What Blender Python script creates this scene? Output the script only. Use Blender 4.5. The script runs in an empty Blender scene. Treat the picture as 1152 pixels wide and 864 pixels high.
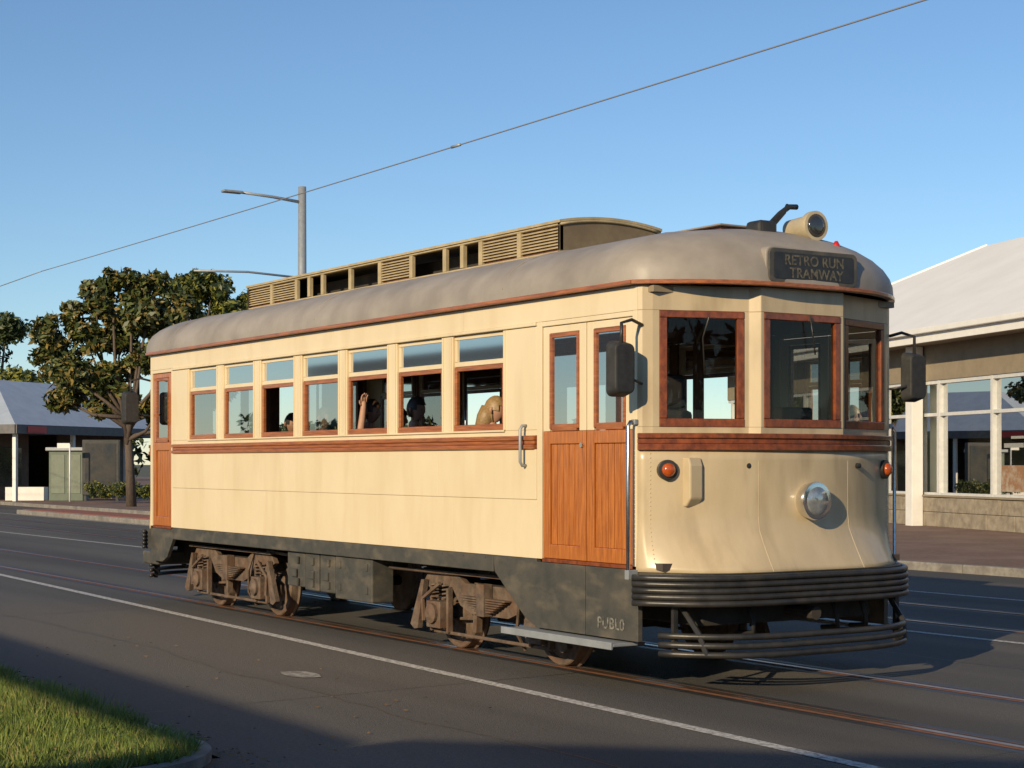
import bpy, math, random
from mathutils import Vector, Matrix
import numpy as np
random.seed(7); rng=np.random.default_rng(5)
S=bpy.context.scene
COL=S.collection

# ------------------------------------------------------------------ materials
def mat(name,c,rough=0.6,metal=0.0,c2=None,scale=4.0,stretch=(1,1,1),bump=0.0,bscale=60,coat=0.0,spec=None,detail=6,lo=.35,hi=.65,rvar=0.0,c3=None,s3=.6,st3=(1,1,1),lo3=.45,hi3=.7):
    m=bpy.data.materials.new(name); m.use_nodes=True
    nt=m.node_tree; N=nt.nodes; L=nt.links
    b=N['Principled BSDF']; b.inputs['Roughness'].default_value=rough; b.inputs['Metallic'].default_value=metal
    b.inputs['Base Color'].default_value=(*c,1)
    if coat: 
        b.inputs['Coat Weight'].default_value=coat; b.inputs['Coat Roughness'].default_value=.12
    if spec is not None: b.inputs['Specular IOR Level'].default_value=spec
    tc=N.new('ShaderNodeTexCoord')
    if c2 is not None:
        mp=N.new('ShaderNodeMapping'); mp.inputs['Scale'].default_value=stretch
        L.new(tc.outputs['Object'],mp.inputs[0])
        n=N.new('ShaderNodeTexNoise'); n.inputs['Scale'].default_value=scale; n.inputs['Detail'].default_value=detail; n.inputs['Roughness'].default_value=.62
        L.new(mp.outputs[0],n.inputs['Vector'])
        r=N.new('ShaderNodeValToRGB'); r.color_ramp.elements[0].position=lo; r.color_ramp.elements[1].position=hi
        r.color_ramp.elements[0].color=(*c,1); r.color_ramp.elements[1].color=(*c2,1)
        L.new(n.outputs['Fac'],r.inputs[0])
        out=r.outputs[0]
        if c3 is not None:
            m3=N.new('ShaderNodeMapping'); m3.inputs['Scale'].default_value=st3; L.new(tc.outputs['Object'],m3.inputs[0])
            n3=N.new('ShaderNodeTexNoise'); n3.inputs['Scale'].default_value=s3; n3.inputs['Detail'].default_value=5
            L.new(m3.outputs[0],n3.inputs['Vector'])
            r3=N.new('ShaderNodeValToRGB'); r3.color_ramp.elements[0].position=lo3; r3.color_ramp.elements[1].position=hi3
            r3.color_ramp.elements[0].color=(0,0,0,1); r3.color_ramp.elements[1].color=(.8,.8,.8,1)
            L.new(n3.outputs['Fac'],r3.inputs[0])
            mx=N.new('ShaderNodeMixRGB'); mx.inputs[2].default_value=(*c3,1)
            L.new(r3.outputs[0],mx.inputs[0]); L.new(out,mx.inputs[1]); out=mx.outputs[0]
        L.new(out,b.inputs['Base Color'])
        if rvar:
            mr=N.new('ShaderNodeMapRange'); mr.inputs[3].default_value=max(0,rough-rvar); mr.inputs[4].default_value=min(1,rough+rvar)
            L.new(n.outputs['Fac'],mr.inputs[0]); L.new(mr.outputs[0],b.inputs['Roughness'])
    if bump:
        nb=N.new('ShaderNodeTexNoise'); nb.inputs['Scale'].default_value=bscale; nb.inputs['Detail'].default_value=5
        L.new(tc.outputs['Object'],nb.inputs['Vector'])
        bp=N.new('ShaderNodeBump'); bp.inputs['Strength'].default_value=bump; bp.inputs['Distance'].default_value=.02
        L.new(nb.outputs['Fac'],bp.inputs['Height']); L.new(bp.outputs[0],b.inputs['Normal'])
    return m
def glassmat(name,tint,refl_base=.06,rough=.02,refl_gain=.8):
    m=bpy.data.materials.new(name); m.use_nodes=True; nt=m.node_tree; N=nt.nodes; L=nt.links
    N.clear(); o=N.new('ShaderNodeOutputMaterial'); t=N.new('ShaderNodeBsdfTransparent'); t.inputs[0].default_value=(*tint,1)
    g=N.new('ShaderNodeBsdfGlossy'); g.inputs['Roughness'].default_value=rough
    f=N.new('ShaderNodeFresnel'); f.inputs[0].default_value=1.5
    ma=N.new('ShaderNodeMath'); ma.operation='MULTIPLY_ADD'; ma.inputs[1].default_value=refl_gain; ma.inputs[2].default_value=refl_base; ma.use_clamp=True
    L.new(f.outputs[0],ma.inputs[0])
    x=N.new('ShaderNodeMixShader'); L.new(ma.outputs[0],x.inputs[0]); L.new(t.outputs[0],x.inputs[1]); L.new(g.outputs[0],x.inputs[2]); L.new(x.outputs[0],o.inputs[0])
    return m
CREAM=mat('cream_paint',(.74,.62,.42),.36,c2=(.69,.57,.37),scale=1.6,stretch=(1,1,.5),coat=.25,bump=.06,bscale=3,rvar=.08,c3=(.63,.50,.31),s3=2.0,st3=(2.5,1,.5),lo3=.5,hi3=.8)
CREAM_SHADE=mat('cream_front_shaded',(.55,.44,.28),.36,c2=(.48,.38,.235),scale=2.2,stretch=(1,1.5,.6),coat=.3,bump=.10,bscale=3.5,rvar=.1,c3=(.33,.25,.15),s3=3,st3=(1,2,.5),lo3=.48,hi3=.78)  # same cream darkened; weaker sunlight on the front is put into the colour
TAN=mat('vent_paint',(.46,.37,.22),.6,c2=(.34,.27,.15),scale=6,bump=.1,bscale=40)
WOOD=mat('varnished_door_wood',(.56,.19,.038),.28,c2=(.24,.065,.014),scale=4,stretch=(14,14,.8),coat=.7,bump=.08,bscale=30,lo=.3,hi=.72,detail=9)
WOODH=mat('varnished_rail_wood',(.44,.14,.035),.30,c2=(.18,.05,.014),scale=4,stretch=(1.2,4,16),coat=.6,detail=9,lo=.3,hi=.72)
WOODD=mat('dark_frame_wood',(.27,.07,.02),.32,c2=(.12,.03,.011),scale=5,stretch=(4,4,3),coat=.5,detail=9)
INW=mat('interior_wood',(.24,.10,.04),.5,c2=(.13,.05,.022),scale=6,stretch=(3,3,1))
ROOF=mat('roof_canvas_grey',(.35,.31,.265),.5,c2=(.29,.255,.215),scale=2.5,bump=.14,bscale=7,c3=(.19,.165,.14),s3=1.6,rvar=.1)
SKIRT=mat('chassis_dark_paint',(.05,.050,.045),.45,c2=(.08,.073,.06),scale=5,bump=.12,bscale=14,c3=(.17,.14,.10),s3=4,st3=(1,1,2),lo3=.5,hi3=.8)
BOGIE=mat('bogie_dusty_steel',(.17,.12,.085),.75,c2=(.07,.05,.037),scale=9,bump=.25,bscale=50,c3=(.12,.06,.03),s3=6)
BLACK=mat('black_enamel',(.018,.018,.018),.4,c2=(.035,.033,.03),scale=8,bump=.06,bscale=30,rvar=.12,c3=(.06,.05,.04),s3=5,lo3=.5,hi3=.85)
RUB=mat('rubber_black',(.02,.02,.02),.7,c2=(.035,.035,.035),scale=20)
DARKIN=mat('underfloor_dark',(.03,.026,.022),.9,c2=(.05,.042,.035),scale=6)
STEEL=mat('polished_steel',(.55,.55,.55),.25,1.0,c2=(.42,.42,.42),scale=20)
GREYM=mat('galvanised_steel',(.34,.36,.38),.5,.3,c2=(.27,.29,.31),scale=8)
CHROME=mat('chrome',(.75,.75,.75),.12,1.0)
AMBER=mat('amber_lens',(.50,.10,.01),.2,c2=(.33,.05,.01),scale=40,coat=.6)
REDL=mat('red_lens',(.6,.02,.01),.2,c2=(.4,.01,.01),scale=40,coat=.6)
LENS=mat('headlight_lens',(.55,.58,.58),.08,.6,c2=(.28,.30,.30),scale=14,coat=1)
GLASS=glassmat('window_glass',(.90,.93,.91),.0,.01,.75)
GLASSU=glassmat('upper_window_glass',(.42,.45,.46),.36,.05,.8)
SEAT=mat('seat_dark_leather',(.03,.025,.022),.5,c2=(.05,.04,.035),scale=10)
CEIL=mat('ceiling_cream',(.30,.24,.16),.6,c2=(.25,.2,.13),scale=4)
FLOORM=mat('tram_floor_lino',(.08,.06,.05),.7,c2=(.05,.04,.03),scale=8)

# ------------------------------------------------------------------ mesh helpers
def empty(name,loc=(0,0,0),rot=0):
    e=bpy.data.objects.new(name,None); e.location=loc; e.rotation_euler=(0,0,rot); COL.objects.link(e); return e
def mesh(name,v,f,m,parent=None,smooth=False,bevel=0,mi=None,loc=None):
    me=bpy.data.meshes.new(name); me.from_pydata([tuple(p) for p in v],[],f); me.validate()
    ms=m if isinstance(m,(list,tuple)) else [m]
    for a in ms: me.materials.append(a)
    if mi is not None and len(mi)==len(me.polygons): me.polygons.foreach_set('material_index',mi)
    if smooth: me.polygons.foreach_set('use_smooth',[True]*len(me.polygons))
    o=bpy.data.objects.new(name,me); COL.objects.link(o)
    if parent: o.parent=parent
    if loc: o.location=loc
    if bevel:
        b=o.modifiers.new('b','BEVEL'); b.width=bevel; b.segments=2; b.limit_method='ANGLE'
    return o
def bx(x0,x1,y0,y1,z0,z1):
    if x0>x1:x0,x1=x1,x0
    if y0>y1:y0,y1=y1,y0
    if z0>z1:z0,z1=z1,z0
    return ([(x0,y0,z0),(x1,y0,z0),(x1,y1,z0),(x0,y1,z0),(x0,y0,z1),(x1,y0,z1),(x1,y1,z1),(x0,y1,z1)],
            [(0,3,2,1),(4,5,6,7),(0,1,5,4),(1,2,6,5),(2,3,7,6),(3,0,4,7)])
def join(parts):
    V=[];F=[]
    for v,f in parts:
        o=len(V); V+=list(v); F+=[tuple(i+o for i in q) for q in f]
    return V,F
def boxes(name,lst,m,parent=None,bevel=0):
    v,f=join([bx(*b) for b in lst]); return mesh(name,v,f,m,parent,bevel=bevel)
def box(name,b,m,parent=None,bevel=0): return boxes(name,[b],m,parent,bevel)
def panes(name,lst,m,parent=None):
    """vertical single-sheet panes: (x0,x1,y,z0,z1)"""
    v,f=join([([(a,y,z0),(b,y,z0),(b,y,z1),(a,y,z1)],[(0,1,2,3)]) for a,b,y,z0,z1 in lst]); return mesh(name,v,f,m,parent)
def obx(a,b,t,z0,z1,o=0.0):
    ax,ay=a; bx_,by=b; dx,dy=bx_-ax,by-ay; l=math.hypot(dx,dy) or 1; nx,ny=dy/l,-dx/l
    p=[(ax+nx*o,ay+ny*o),(bx_+nx*o,by+ny*o),(bx_+nx*(o-t),by+ny*(o-t)),(ax+nx*(o-t),ay+ny*(o-t))]
    v=[(x,y,z0) for x,y in p]+[(x,y,z1) for x,y in p]
    return (v,[(0,3,2,1),(4,5,6,7),(0,1,5,4),(1,2,6,5),(2,3,7,6),(3,0,4,7)])
def opane(a,b,z0,z1,o):
    v,f=obx(a,b,.01,z0,z1,o); return ([v[0],v[1],v[5],v[4]],[(0,1,2,3)])
def tubeg(pts,r,seg=10,cap=True):
    pts=[Vector(p) for p in pts]; n=len(pts); rs=r if isinstance(r,(list,tuple)) else [r]*n
    V=[];F=[]; up=None
    for i,p in enumerate(pts):
        d=(pts[min(i+1,n-1)]-pts[max(i-1,0)]).normalized()
        if up is None:
            up=d.orthogonal().normalized()
        up=(up-d*up.dot(d)); up=up.normalized() if up.length>1e-6 else d.orthogonal().normalized()
        s=d.cross(up)
        for k in range(seg):
            a=2*math.pi*k/seg; V.append(tuple(p+(up*math.cos(a)+s*math.sin(a))*rs[i]))
    for i in range(n-1):
        for k in range(seg):
            a=i*seg+k; b=i*seg+(k+1)%seg; F.append((a,b,b+seg,a+seg))
    if cap: F.append(tuple(range(seg))[::-1]); F.append(tuple(range((n-1)*seg,n*seg)))
    return V,F
def tube(name,pts,r,m,parent=None,seg=10,smooth=True):
    v,f=tubeg(pts,r,seg); return mesh(name,v,f,m,parent,smooth=smooth)
def tubes(name,lst,m,parent=None,seg=10):
    v,f=join([tubeg(p,r,seg) for p,r in lst]); return mesh(name,v,f,m,parent,smooth=True)
def latheg(o,axis,prof,seg=28):
    return tubeg([Vector(o)+Vector(axis).normalized()*d for d,_ in prof],[r for _,r in prof],seg)
def lathe(name,o,axis,prof,m,parent=None,seg=28,smooth=False):
    ax=Vector(axis).normalized(); u=ax.orthogonal().normalized(); w=ax.cross(u); V=[];F=[]
    for d,r in prof:
        for k in range(seg):
            a=2*math.pi*k/seg; V.append(tuple(Vector(o)+ax*d+(u*math.cos(a)+w*math.sin(a))*r))
    for i in range(len(prof)-1):
        for k in range(seg):
            a=i*seg+k;b=i*seg+(k+1)%seg;F.append((a,b,b+seg,a+seg))
    F.append(tuple(range(seg))[::-1]);F.append(tuple(range((len(prof)-1)*seg,len(prof)*seg)))
    ob=mesh(name,V,F,m,parent,smooth=smooth)
    if not smooth:
        for p in ob.data.polygons:
            if len(p.vertices)==4: p.use_smooth=True
        try: ob.data.set_sharp_from_angle(angle=math.radians(35))
        except Exception: pass
    return ob
def polyext(poly,y0,y1):
    n=len(poly); v=[(x,y0,z) for x,z in poly]+[(x,y1,z) for x,z in poly]
    f=[tuple(range(n)),tuple(range(n,2*n))[::-1]]+[(i,i+n,(i+1)%n+n,(i+1)%n) for i in range(n)]
    return v,f
def stripg(pl,z0,z1,t,o=0.0):
    n=len(pl); nr=[]
    for i in range(n):
        a=pl[max(i-1,0)]; b=pl[min(i+1,n-1)]; dx,dy=b[0]-a[0],b[1]-a[1]; l=math.hypot(dx,dy); nr.append((dy/l,-dx/l))
    V=[]
    for (x,y),(nx,ny) in zip(pl,nr):
        V+=[(x+nx*o,y+ny*o,z0),(x+nx*o,y+ny*o,z1),(x+nx*(o-t),y+ny*(o-t),z1),(x+nx*(o-t),y+ny*(o-t),z0)]
    F=[]
    for i in range(n-1):
        a=4*i;b=a+4
        F+=[(a,b,b+1,a+1),(a+1,b+1,b+2,a+2),(a+2,b+2,b+3,a+3),(a+3,b+3,b,a)]
    F+=[(0,1,2,3),(4*n-1,4*n-2,4*n-3,4*n-4)]
    return V,F

# ------------------------------------------------------------------ TRAM
L=9.77; HW=1.28
tram=empty('vintage_tram',(0,.02,0))
T=tram
def bow(n=33,w=HW,x0=.38,e=2.3):
    return [(x0*(1-(abs(y)/w)**e),y) for y in [ -w+2*w*i/(n-1) for i in range(n)]]
def endv(V,end): return V if end==0 else [(-L-v[0],-v[1],v[2]) for v in V]
for side,sn in ((-1,'near'),(1,'far')):
    yo=side*HW; yi=side*(HW-.05)
    X0=-1.32; X1=-9.05
    P=[]
    n=6; w=(X0-X1)/n
    for i in range(n):
        a=X0-w*i-.0015; b=X0-w*(i+1)+.0015
        P.append((a,b,yi,yo,.92,1.387)); 
    n=5; w=(X0-X1)/n
    for i in range(n):
        a=X0-w*i-.0015; b=X0-w*(i+1)+.0015
        P.append((a,b,yi,yo+side*.003,1.3895,1.79))
    boxes('lower_side_panels',P,CREAM,T,bevel=.003)
    box('panel_backing',(X0,X1,yi-side*.001,yi+side*.043,.925,1.785),CREAM_SHADE,T)
    wins=[(-1.82-.988*i,-1.82-.988*i-.80) for i in range(7)]
    P=[(X0,X1,yi,yo-side*.004,1.90,1.945)]
    prev=X0
    for a,b in wins:
        P.append((prev,a,yi,yo,1.945,2.77)); prev=b
    P.append((prev,X1,yi,yo,1.945,2.77))
    boxes('window_pillars',P,CREAM,T,bevel=.004)
    boxes('window_beads',[(a+dx-.012,a+dx+.012,yo-side*.01,yo+side*.012,1.95,2.765) for a,b in wins for dx in (.03,-.83)],CREAM,T,bevel=.004)
    P=[]; n=4; w=(0.0+L)/n
    for i in range(n): P.append((-w*i-.0015,-w*(i+1)+.0015,yi,yo,2.80,2.985))
    boxes('letterboard',P,CREAM,T,bevel=.003)
    box('drip_rail',(X0,X1,yi,yo+side*.02,2.772,2.798),CREAM,T,bevel=.006)
    boxes('belt_rail',[(X0-.02,X1+.02,yi,yo+side*.028,1.862,1.90),(X0-.02,X1+.02,yi,yo+side*.016,1.83,1.8615),(X0-.02,X1+.02,yi,yo+side*.028,1.792,1.8295)],WOODH,T,bevel=.008)
    fr=[];up=[];ug=[]
    for a,b in wins:
        ya=yo-side*.022; yb=yo-side*.048
        up+=[(a,b,ya,yb,2.505,2.545),(a,b,ya,yb,2.735,2.768),(a,a-.03,ya,yb,2.547,2.733),(b+.03,b,ya,yb,2.547,2.733)]
        ug.append((a-.03,b+.03,yo-side*.034,2.545,2.735))
        fr+=[(a,b,yo-side*.010,yb,1.947,2.005),(a,a-.042,yo-side*.016,yb,2.007,2.502),(b+.042,b,yo-side*.016,yb,2.007,2.502),(a-.043,b+.043,yo-side*.018,yb,2.465,2.503)]
    boxes('upper_sashes',up,CREAM,T,bevel=.003); panes('upper_window_glass',ug,GLASSU,T)
    boxes('lower_window_frames',fr,WOODD if side>0 else WOODH,T,bevel=.004)
    box('window_sill',(wins[0][0]+.03,wins[-1][1]-.03,yo,yo+side*.014,1.935,1.952),CREAM,T,bevel=.004)
    panes('lower_window_glass',[(a-.043,b+.043,yo-side*.036,2.005,2.465) for i,(a,b) in enumerate(wins) if i in (3,5,6)],GLASS,T)
    box('interior_lining',(X0,X1,yi-side*.002,yi-side*.02,.98,1.94),INW,T)
    boxes('interior_pillar_trim',[(a+.15,a+.03,yi-side*.001,yi-side*.02,1.945,2.93) for a,b in wins],INW,T)
    for (dx0,dx1,lv) in ((-.06,-1.25,2),(-9.10,-9.71,1)):
        boxes('door_posts',[(dx0+.06 if lv==2 else dx0+.05,dx0,yi,yo,.92,2.80),(dx1,dx1-.07 if lv==2 else dx1-.06,yi,yo,.92,2.80),(dx0,dx1,yi,yo,2.76,2.7985)],CREAM,T,bevel=.005)
        w=(dx1-dx0)/lv
        cr=[];wd=[];gl=[];dk=[]
        for i in range(lv):
            a=dx0+w*i-.006; b=dx0+w*(i+1)+.006
            tgt=cr if lv==2 else wd
            tgt+=[(a,a-.09,yo-side*.045,yo-side*.012,1.93,2.755),(b+.09,b,yo-side*.045,yo-side*.012,1.93,2.755),(a-.09,b+.09,yo-side*.045,yo-side*.012,2.70,2.755)]
            dk+=[(a-.092,a-.122,yo-side*.04,yo-side*.006,1.95,2.698),(b+.122,b+.092,yo-side*.04,yo-side*.006,1.95,2.698),(a-.124,b+.124,yo-side*.04,yo-side*.007,2.665,2.698),(a-.124,b+.124,yo-side*.04,yo-side*.007,1.932,1.985)]
            gl.append((a-.118,b+.118,yo-side*.022,1.985,2.67))
            wd+=[(a,a-.09,yo-side*.045,yo-side*.010,.93,1.929),(b+.09,b,yo-side*.045,yo-side*.010,.93,1.929),(a-.091,b+.091,yo-side*.045,yo-side*.011,1.83,1.929),(a-.091,b+.091,yo-side*.045,yo-side*.011,.93,1.04)]
            nb=5; bw=(b+.092-(a-.092))/nb
            for k in range(nb): wd.append((a-.092+bw*k-.004,a-.092+bw*(k+1)+.004,yo-side*.045,yo-side*.026,1.04,1.83))
        if cr: boxes('door_upper_frame',cr,CREAM,T,bevel=.004)
        boxes('door_wood_leaves',wd,WOOD,T,bevel=.006); boxes('door_window_frames',dk,WOODH,T,bevel=.003); panes('door_glass',gl,GLASS,T)
        box('door_header_wood',(dx0,dx1,yi,yo-side*.004,.90,.928),WOODD,T)
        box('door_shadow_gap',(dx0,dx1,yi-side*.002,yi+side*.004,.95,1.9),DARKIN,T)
    box('chassis_sill',(-1.98,-9.05,yi,yo-side*.006,.78,.917),SKIRT,T,bevel=.006)
    v,f=polyext([(0,.895),(0,.37),(-.66,.37),(-.66,.895)],yo-side*.006,yi); mesh('front_door_skirt',v,f,SKIRT,T,bevel=.004)
    v,f=polyext([(-.666,.895),(-.666,.37),(-1.33,.37),(-1.5,.44),(-1.95,.78),(-1.977,.917),(-1.33,.917),(-1.33,.895)],yo-side*.004,yi); mesh('front_skirt_wing',v,f,SKIRT,T,bevel=.004)
    v,f=polyext([(-9.06,.917),(-9.06,.78),(-9.25,.56),(-9.4,.50),(-9.77,.50),(-9.77,.895),(-9.1,.895)],yo-side*.006,yi); mesh('rear_skirt',v,f,SKIRT,T,bevel=.004)
    boxes('door_step',[(-.12,-1.62,yo-side*.1,yo+side*.13,.33,.355)],GREYM,T,bevel=.005)
    boxes('step_edge',[(-.12,-1.62,yo+side*.131,yo+side*.15,.31,.365)],GREYM,T,bevel=.004)
    boxes('step_brackets',[(-.3,-.34,yo-side*.3,yo+side*.1,.30,.329),(-1.4,-1.44,yo-side*.3,yo+side*.1,.30,.329)],BOGIE,T)
    rv=[]
    for k in range(24):
        z=.98+k*.036
        if z<1.78: rv.append(latheg((-.028,yo,z),(0,side,0),[(0,.006),(.004,.004)],6))
    v,f=join(rv); mesh('rivets',v,f,CREAM,T)
    rv=[]
    for k in range(20):
        x=-2.1-k*.352
        rv.append(latheg((x,yo-side*.006,.895),(0,side,0),[(0,.008),(.006,.005)],6))
    v,f=join(rv); mesh('sill_bolts',v,f,SKIRT,T)
    def rail(x,z0,z1,r=.014,off=.075,m=STEEL,nm='handrail'):
        y=yo+side*off
        tube(nm,[(x,yo,z0),(x,y-side*.02,z0),(x,y,z0+.03),(x,y,z1-.03),(x,y-side*.02,z1),(x,yo,z1)],r,m,T,8)
    rail(-.01,.86,1.98,.015); rail(-1.47,1.66,1.98,.013,.06,GREYM); 
    boxes('handrail_feet',[(-.035,.012,yo,yo+side*.09,.83,.90),(-.035,.012,yo,yo+side*.03,1.96,2.0)],GREYM,T,bevel=.004)
    lathe('door_lock',(-.70,yo-side*.008,1.82),(0,side,0),[(0,.018),(.02,.018)],CHROME,T,12)
for end in (0,1):
    g=lambda VF:(endv(VF[0],end),VF[1])
    Bp=(.07,-1.19);Cp=(.305,-.475);Ep=(.375,-.415)
    W=[(0,-HW),(.03,-1.255),Bp,Cp,Ep,(.375,.415),(.305,.475),(.07,1.19),(.03,1.255),(0,HW)]
    v,f=g(stripg(W,2.80,2.985,.05)); mesh('front_header',v,f,CREAM_SHADE if end==0 else CREAM,T,bevel=.004)
    v,f=g(stripg(W,1.90,1.945,.05,-.003)); mesh('front_window_ledge',v,f,CREAM_SHADE,T)
    def lerp(a,b,t): return (a[0]+(b[0]-a[0])*t,a[1]+(b[1]-a[1])*t)
    wn=[(lerp(Bp,Cp,.07),lerp(Bp,Cp,.955)),((.375,-.385),(.375,.385)),(lerp((.305,.475),(.07,1.19),.045),lerp((.305,.475),(.07,1.19),.93))]
    pil=[[(0,-HW),(.03,-1.255),Bp,wn[0][0]],[wn[0][1],Cp,Ep,wn[1][0]],[wn[1][1],(.375,.415),(.305,.475),wn[2][0]],[wn[2][1],(.07,1.19),(.03,1.255),(0,HW)]]
    v,f=join([g(stripg(p,1.945,2.80,.06)) for p in pil]); mesh('front_pillars',v,f,CREAM_SHADE,T,bevel=.005)
    v,f=join([g(stripg(p,1.945,2.93,.02,-.0605)) for p in pil]); mesh('cab_pillar_lining',v,f,INW,T)
    v,f=g(stripg(W,2.801,2.928,.02,-.0515)); mesh('cab_header_lining',v,f,INW,T)
    fr=[];gl=[]
    for a,b in wn:
        l=math.hypot(b[0]-a[0],b[1]-a[1]); t=.058/l
        fr+=[obx(a,b,.05,1.946,2.008,.006),obx(a,b,.05,2.748,2.798,.006),obx(a,lerp(a,b,t),.05,2.0095,2.7465,.004),obx(lerp(a,b,1-t),b,.05,2.0095,2.7465,.004)]
        gl.append(opane(lerp(a,b,t*.9),lerp(a,b,1-t*.9),2.0,2.755,-.02))
    v,f=join([g(q) for q in fr]); mesh('windscreen_frames',v,f,WOODD,T,bevel=.005)
    v,f=join([g(q) for q in gl]); mesh('windscreen_glass',v,f,GLASS,T)
    for (z0,z1,o) in ((1.862,1.90,.03),(1.822,1.8615,.016),(1.775,1.8215,.03)):
        v,f=g(stripg(bow(41,HW,.38,2.3),z0,z1,.08,o)); mesh('front_belt_rail',v,f,WOODD,T,bevel=.006)
    V=[];F=[];NY=49;zs=[1.80,1.7,1.55,1.4,1.28,1.18,1.10,1.04,.99,.95,.92,.885]
    def apx(y,z):
        t=max(0,(1.22-z)/.34)**1.25; x0=.38+.15*t; e=2.3+1.6*t; w=HW+.012*t
        return x0*(1-(min(1,abs(y)/w))**e),w
    for z in zs:
        w=apx(0,z)[1]
        for k in range(NY):
            y=-w+2*w*k/(NY-1); V.append((apx(y,z)[0],y,z))
    for i in range(len(zs)-1):
        for k in range(NY-1):
            a=i*NY+k; F.append((a,a+NY,a+NY+1,a+1))
    V=endv(V,end); ap=mesh('front_apron',V,F,CREAM_SHADE,T,smooth=True)
    sm=ap.modifiers.new('s','SOLIDIFY'); sm.thickness=.02; sm.offset=-1
    for yy in (-.42,.50):
        pts=[(apx(yy,z)[0]-.0005,yy,z) for z in zs[1:]]
        v,f=g(tubeg(pts,.0028,6)); mesh('apron_seam',v,f,CREAM_SHADE,T)
    rv=[]
    for k in range(26):
        z=.95+k*.032
        for yy in (-1.2,1.2):
            rv.append(g(latheg((apx(yy,z)[0],yy,z),(.6,-.8 if yy<0 else .8,0),[(-.002,.007),(.005,.004)],6)))
    v,f=join(rv); mesh('apron_rivets',v,f,CREAM_SHADE,T)
    def bpath(x0,w,e,ymax,n=41): return [(x0*(1-(abs(y)/w)**e),y) for y in [-ymax+2*ymax*i/(n-1) for i in range(n)]]
    parts=[]
    for k in range(5):
        z=.665+k*.046
        parts.append(g(tubeg([(x,y,z) for x,y in bpath(.58-.004*k,1.37,4.5,1.35)],.0235,10)))
    v,f=join(parts); mesh('bumper_ribs',v,f,BLACK,T,smooth=True)
    v,f=g(stripg(bpath(.54,1.34,4.5,1.31),.64,.882,.12)); mesh('bumper_back',v,f,BLACK,T)
    parts=[g(tubeg([(x,y,z) for x,y in bpath(x0,1.3,4,1.21)],.024,8)) for z,x0 in ((.30,.68),(.365,.67),(.43,.66))]
    v,f=join(parts); mesh('lifeguard_bars',v,f,BLACK,T,smooth=True)
    v,f=join([g(obx((.25,yy-.02),(.25,yy+.02),.03,.27,.66)) for yy in (-1.12,1.12)]+[g(tubeg([(.2,yy,.66),(.4,yy*.98,.45),(.45,yy*.95,.3)],.022,8)) for yy in (-1.05,1.05)]); mesh('lifeguard_struts',v,f,BLACK,T)
    v,f=g(bx(-.9,.22,-.85,.85,.48,.72)); mesh('headstock',v,f,DARKIN,T,bevel=.01)
    v,f=g(tubeg([(.15,0,.56),(.52,0,.56)],.05,10)); mesh('coupler',v,f,DARKIN,T)
    v,f=join([g(tubeg([(.25,y,.66),(.32,y,.5),(.28,y+.05,.42),(.1,y+.05,.4)],.018,8)) for y in (-.45,.4,.7)]); mesh('air_hoses',v,f,RUB,T,smooth=True)
    sx=1 if end==0 else -1; ex=0 if end==0 else -L
    hl=(ex+sx*.36,0.05*sx,1.395)
    lathe('headlight_shell',hl,(sx,0,0),[(0,.12),(.02,.13),(.07,.14),(.10,.146),(.118,.140),(.12,.122)],CHROME,T,32)
    lathe('headlight_lens',(hl[0]+sx*.108,hl[1],hl[2]),(sx,0,0),[(0,.121),(.018,.10),(.028,.06),(.032,.01)],LENS,T,32,smooth=True)
    for yy in (-1.09,1.09):
        lathe('indicator_base',(ex+sx*.10,yy*sx*1.0,1.63),(sx,(yy*sx)*.35,0),[(0,.075),(.05,.075),(.055,.058)],BLACK,T,24)
        lathe('indicator_lens',(ex+sx*.145,yy*sx*1.015,1.63),(sx,(yy*sx)*.35,0),[(0,.054),(.025,.048),(.040,.03),(.044,.008)],AMBER,T,24,smooth=True)
    for yy in (-.5,.62):
        lathe('apron_stud',(ex+sx*.31,yy*sx,1.66),(sx,0,0),[(0,.022),(.03,.02),(.035,.01)],BLACK,T,12)
v,f=polyext([(.10,1.72),(.235,1.72),(.255,1.66),(.255,1.42),(.20,1.36),(.10,1.36)],-.99,-.87); mesh('apron_socket_box',v,f,CREAM_SHADE,T,bevel=.012)
# --- roof
RH=.465
def outline(w,b,e,n=29):
    fr=[(b*(1-(abs(y)/w)**e),y) for y in [-w+2*w*i/(n-1) for i in range(n)]]
    sd=[(-L*i/24,w) for i in range(1,24)]
    rr=[(-L-x,-y) for x,y in fr]
    sd2=[(-L+L*i/24,-w) for i in range(1,24)]
    return fr+sd+rr+sd2
O=outline(1.335,.48,2.9); n=len(O); mid=-L/2; V=[];F=[]
angs=[0,6,13,21,30,40,50,60,70,79,86,90]
V+=[(x,y,3.012) for x,y in O]
for a in angs:
    c=max(0,math.cos(math.radians(a)))**.8; s=math.sin(math.radians(a))**.85
    kx=1-(.80/(L/2+.47))*(1-c)
    for x,y in O: V.append((mid+(x-mid)*kx,y*c,3.03+RH*s))
for i in range(len(angs)):
    for k in range(n):
        a=i*n+k;b=i*n+(k+1)%n; F.append((a,b,b+n,a+n))
mesh('roof_shell',V,F,ROOF,T,smooth=True)
v,f=stripg(O+[O[0]],2.985,3.018,.06,.012); mesh('eave_trim',v,f,WOODH,T,bevel=.006)
def roofz(y,c0=1.335):
    c=min(1,abs(y)/c0)**(1/.8); return 3.03+RH*(math.sin(math.acos(c)))**.85
for x in (-1.75,-5.2,-9.0,):
    tube('roof_seam',[(x,y,roofz(y)+.001) for y in [-1.33+2.66*i/40 for i in range(41)]],.006,ROOF,T,6)
box('ceiling',(-9.9,.12,-1.22,1.22,2.93,2.975),CEIL,T)
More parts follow.
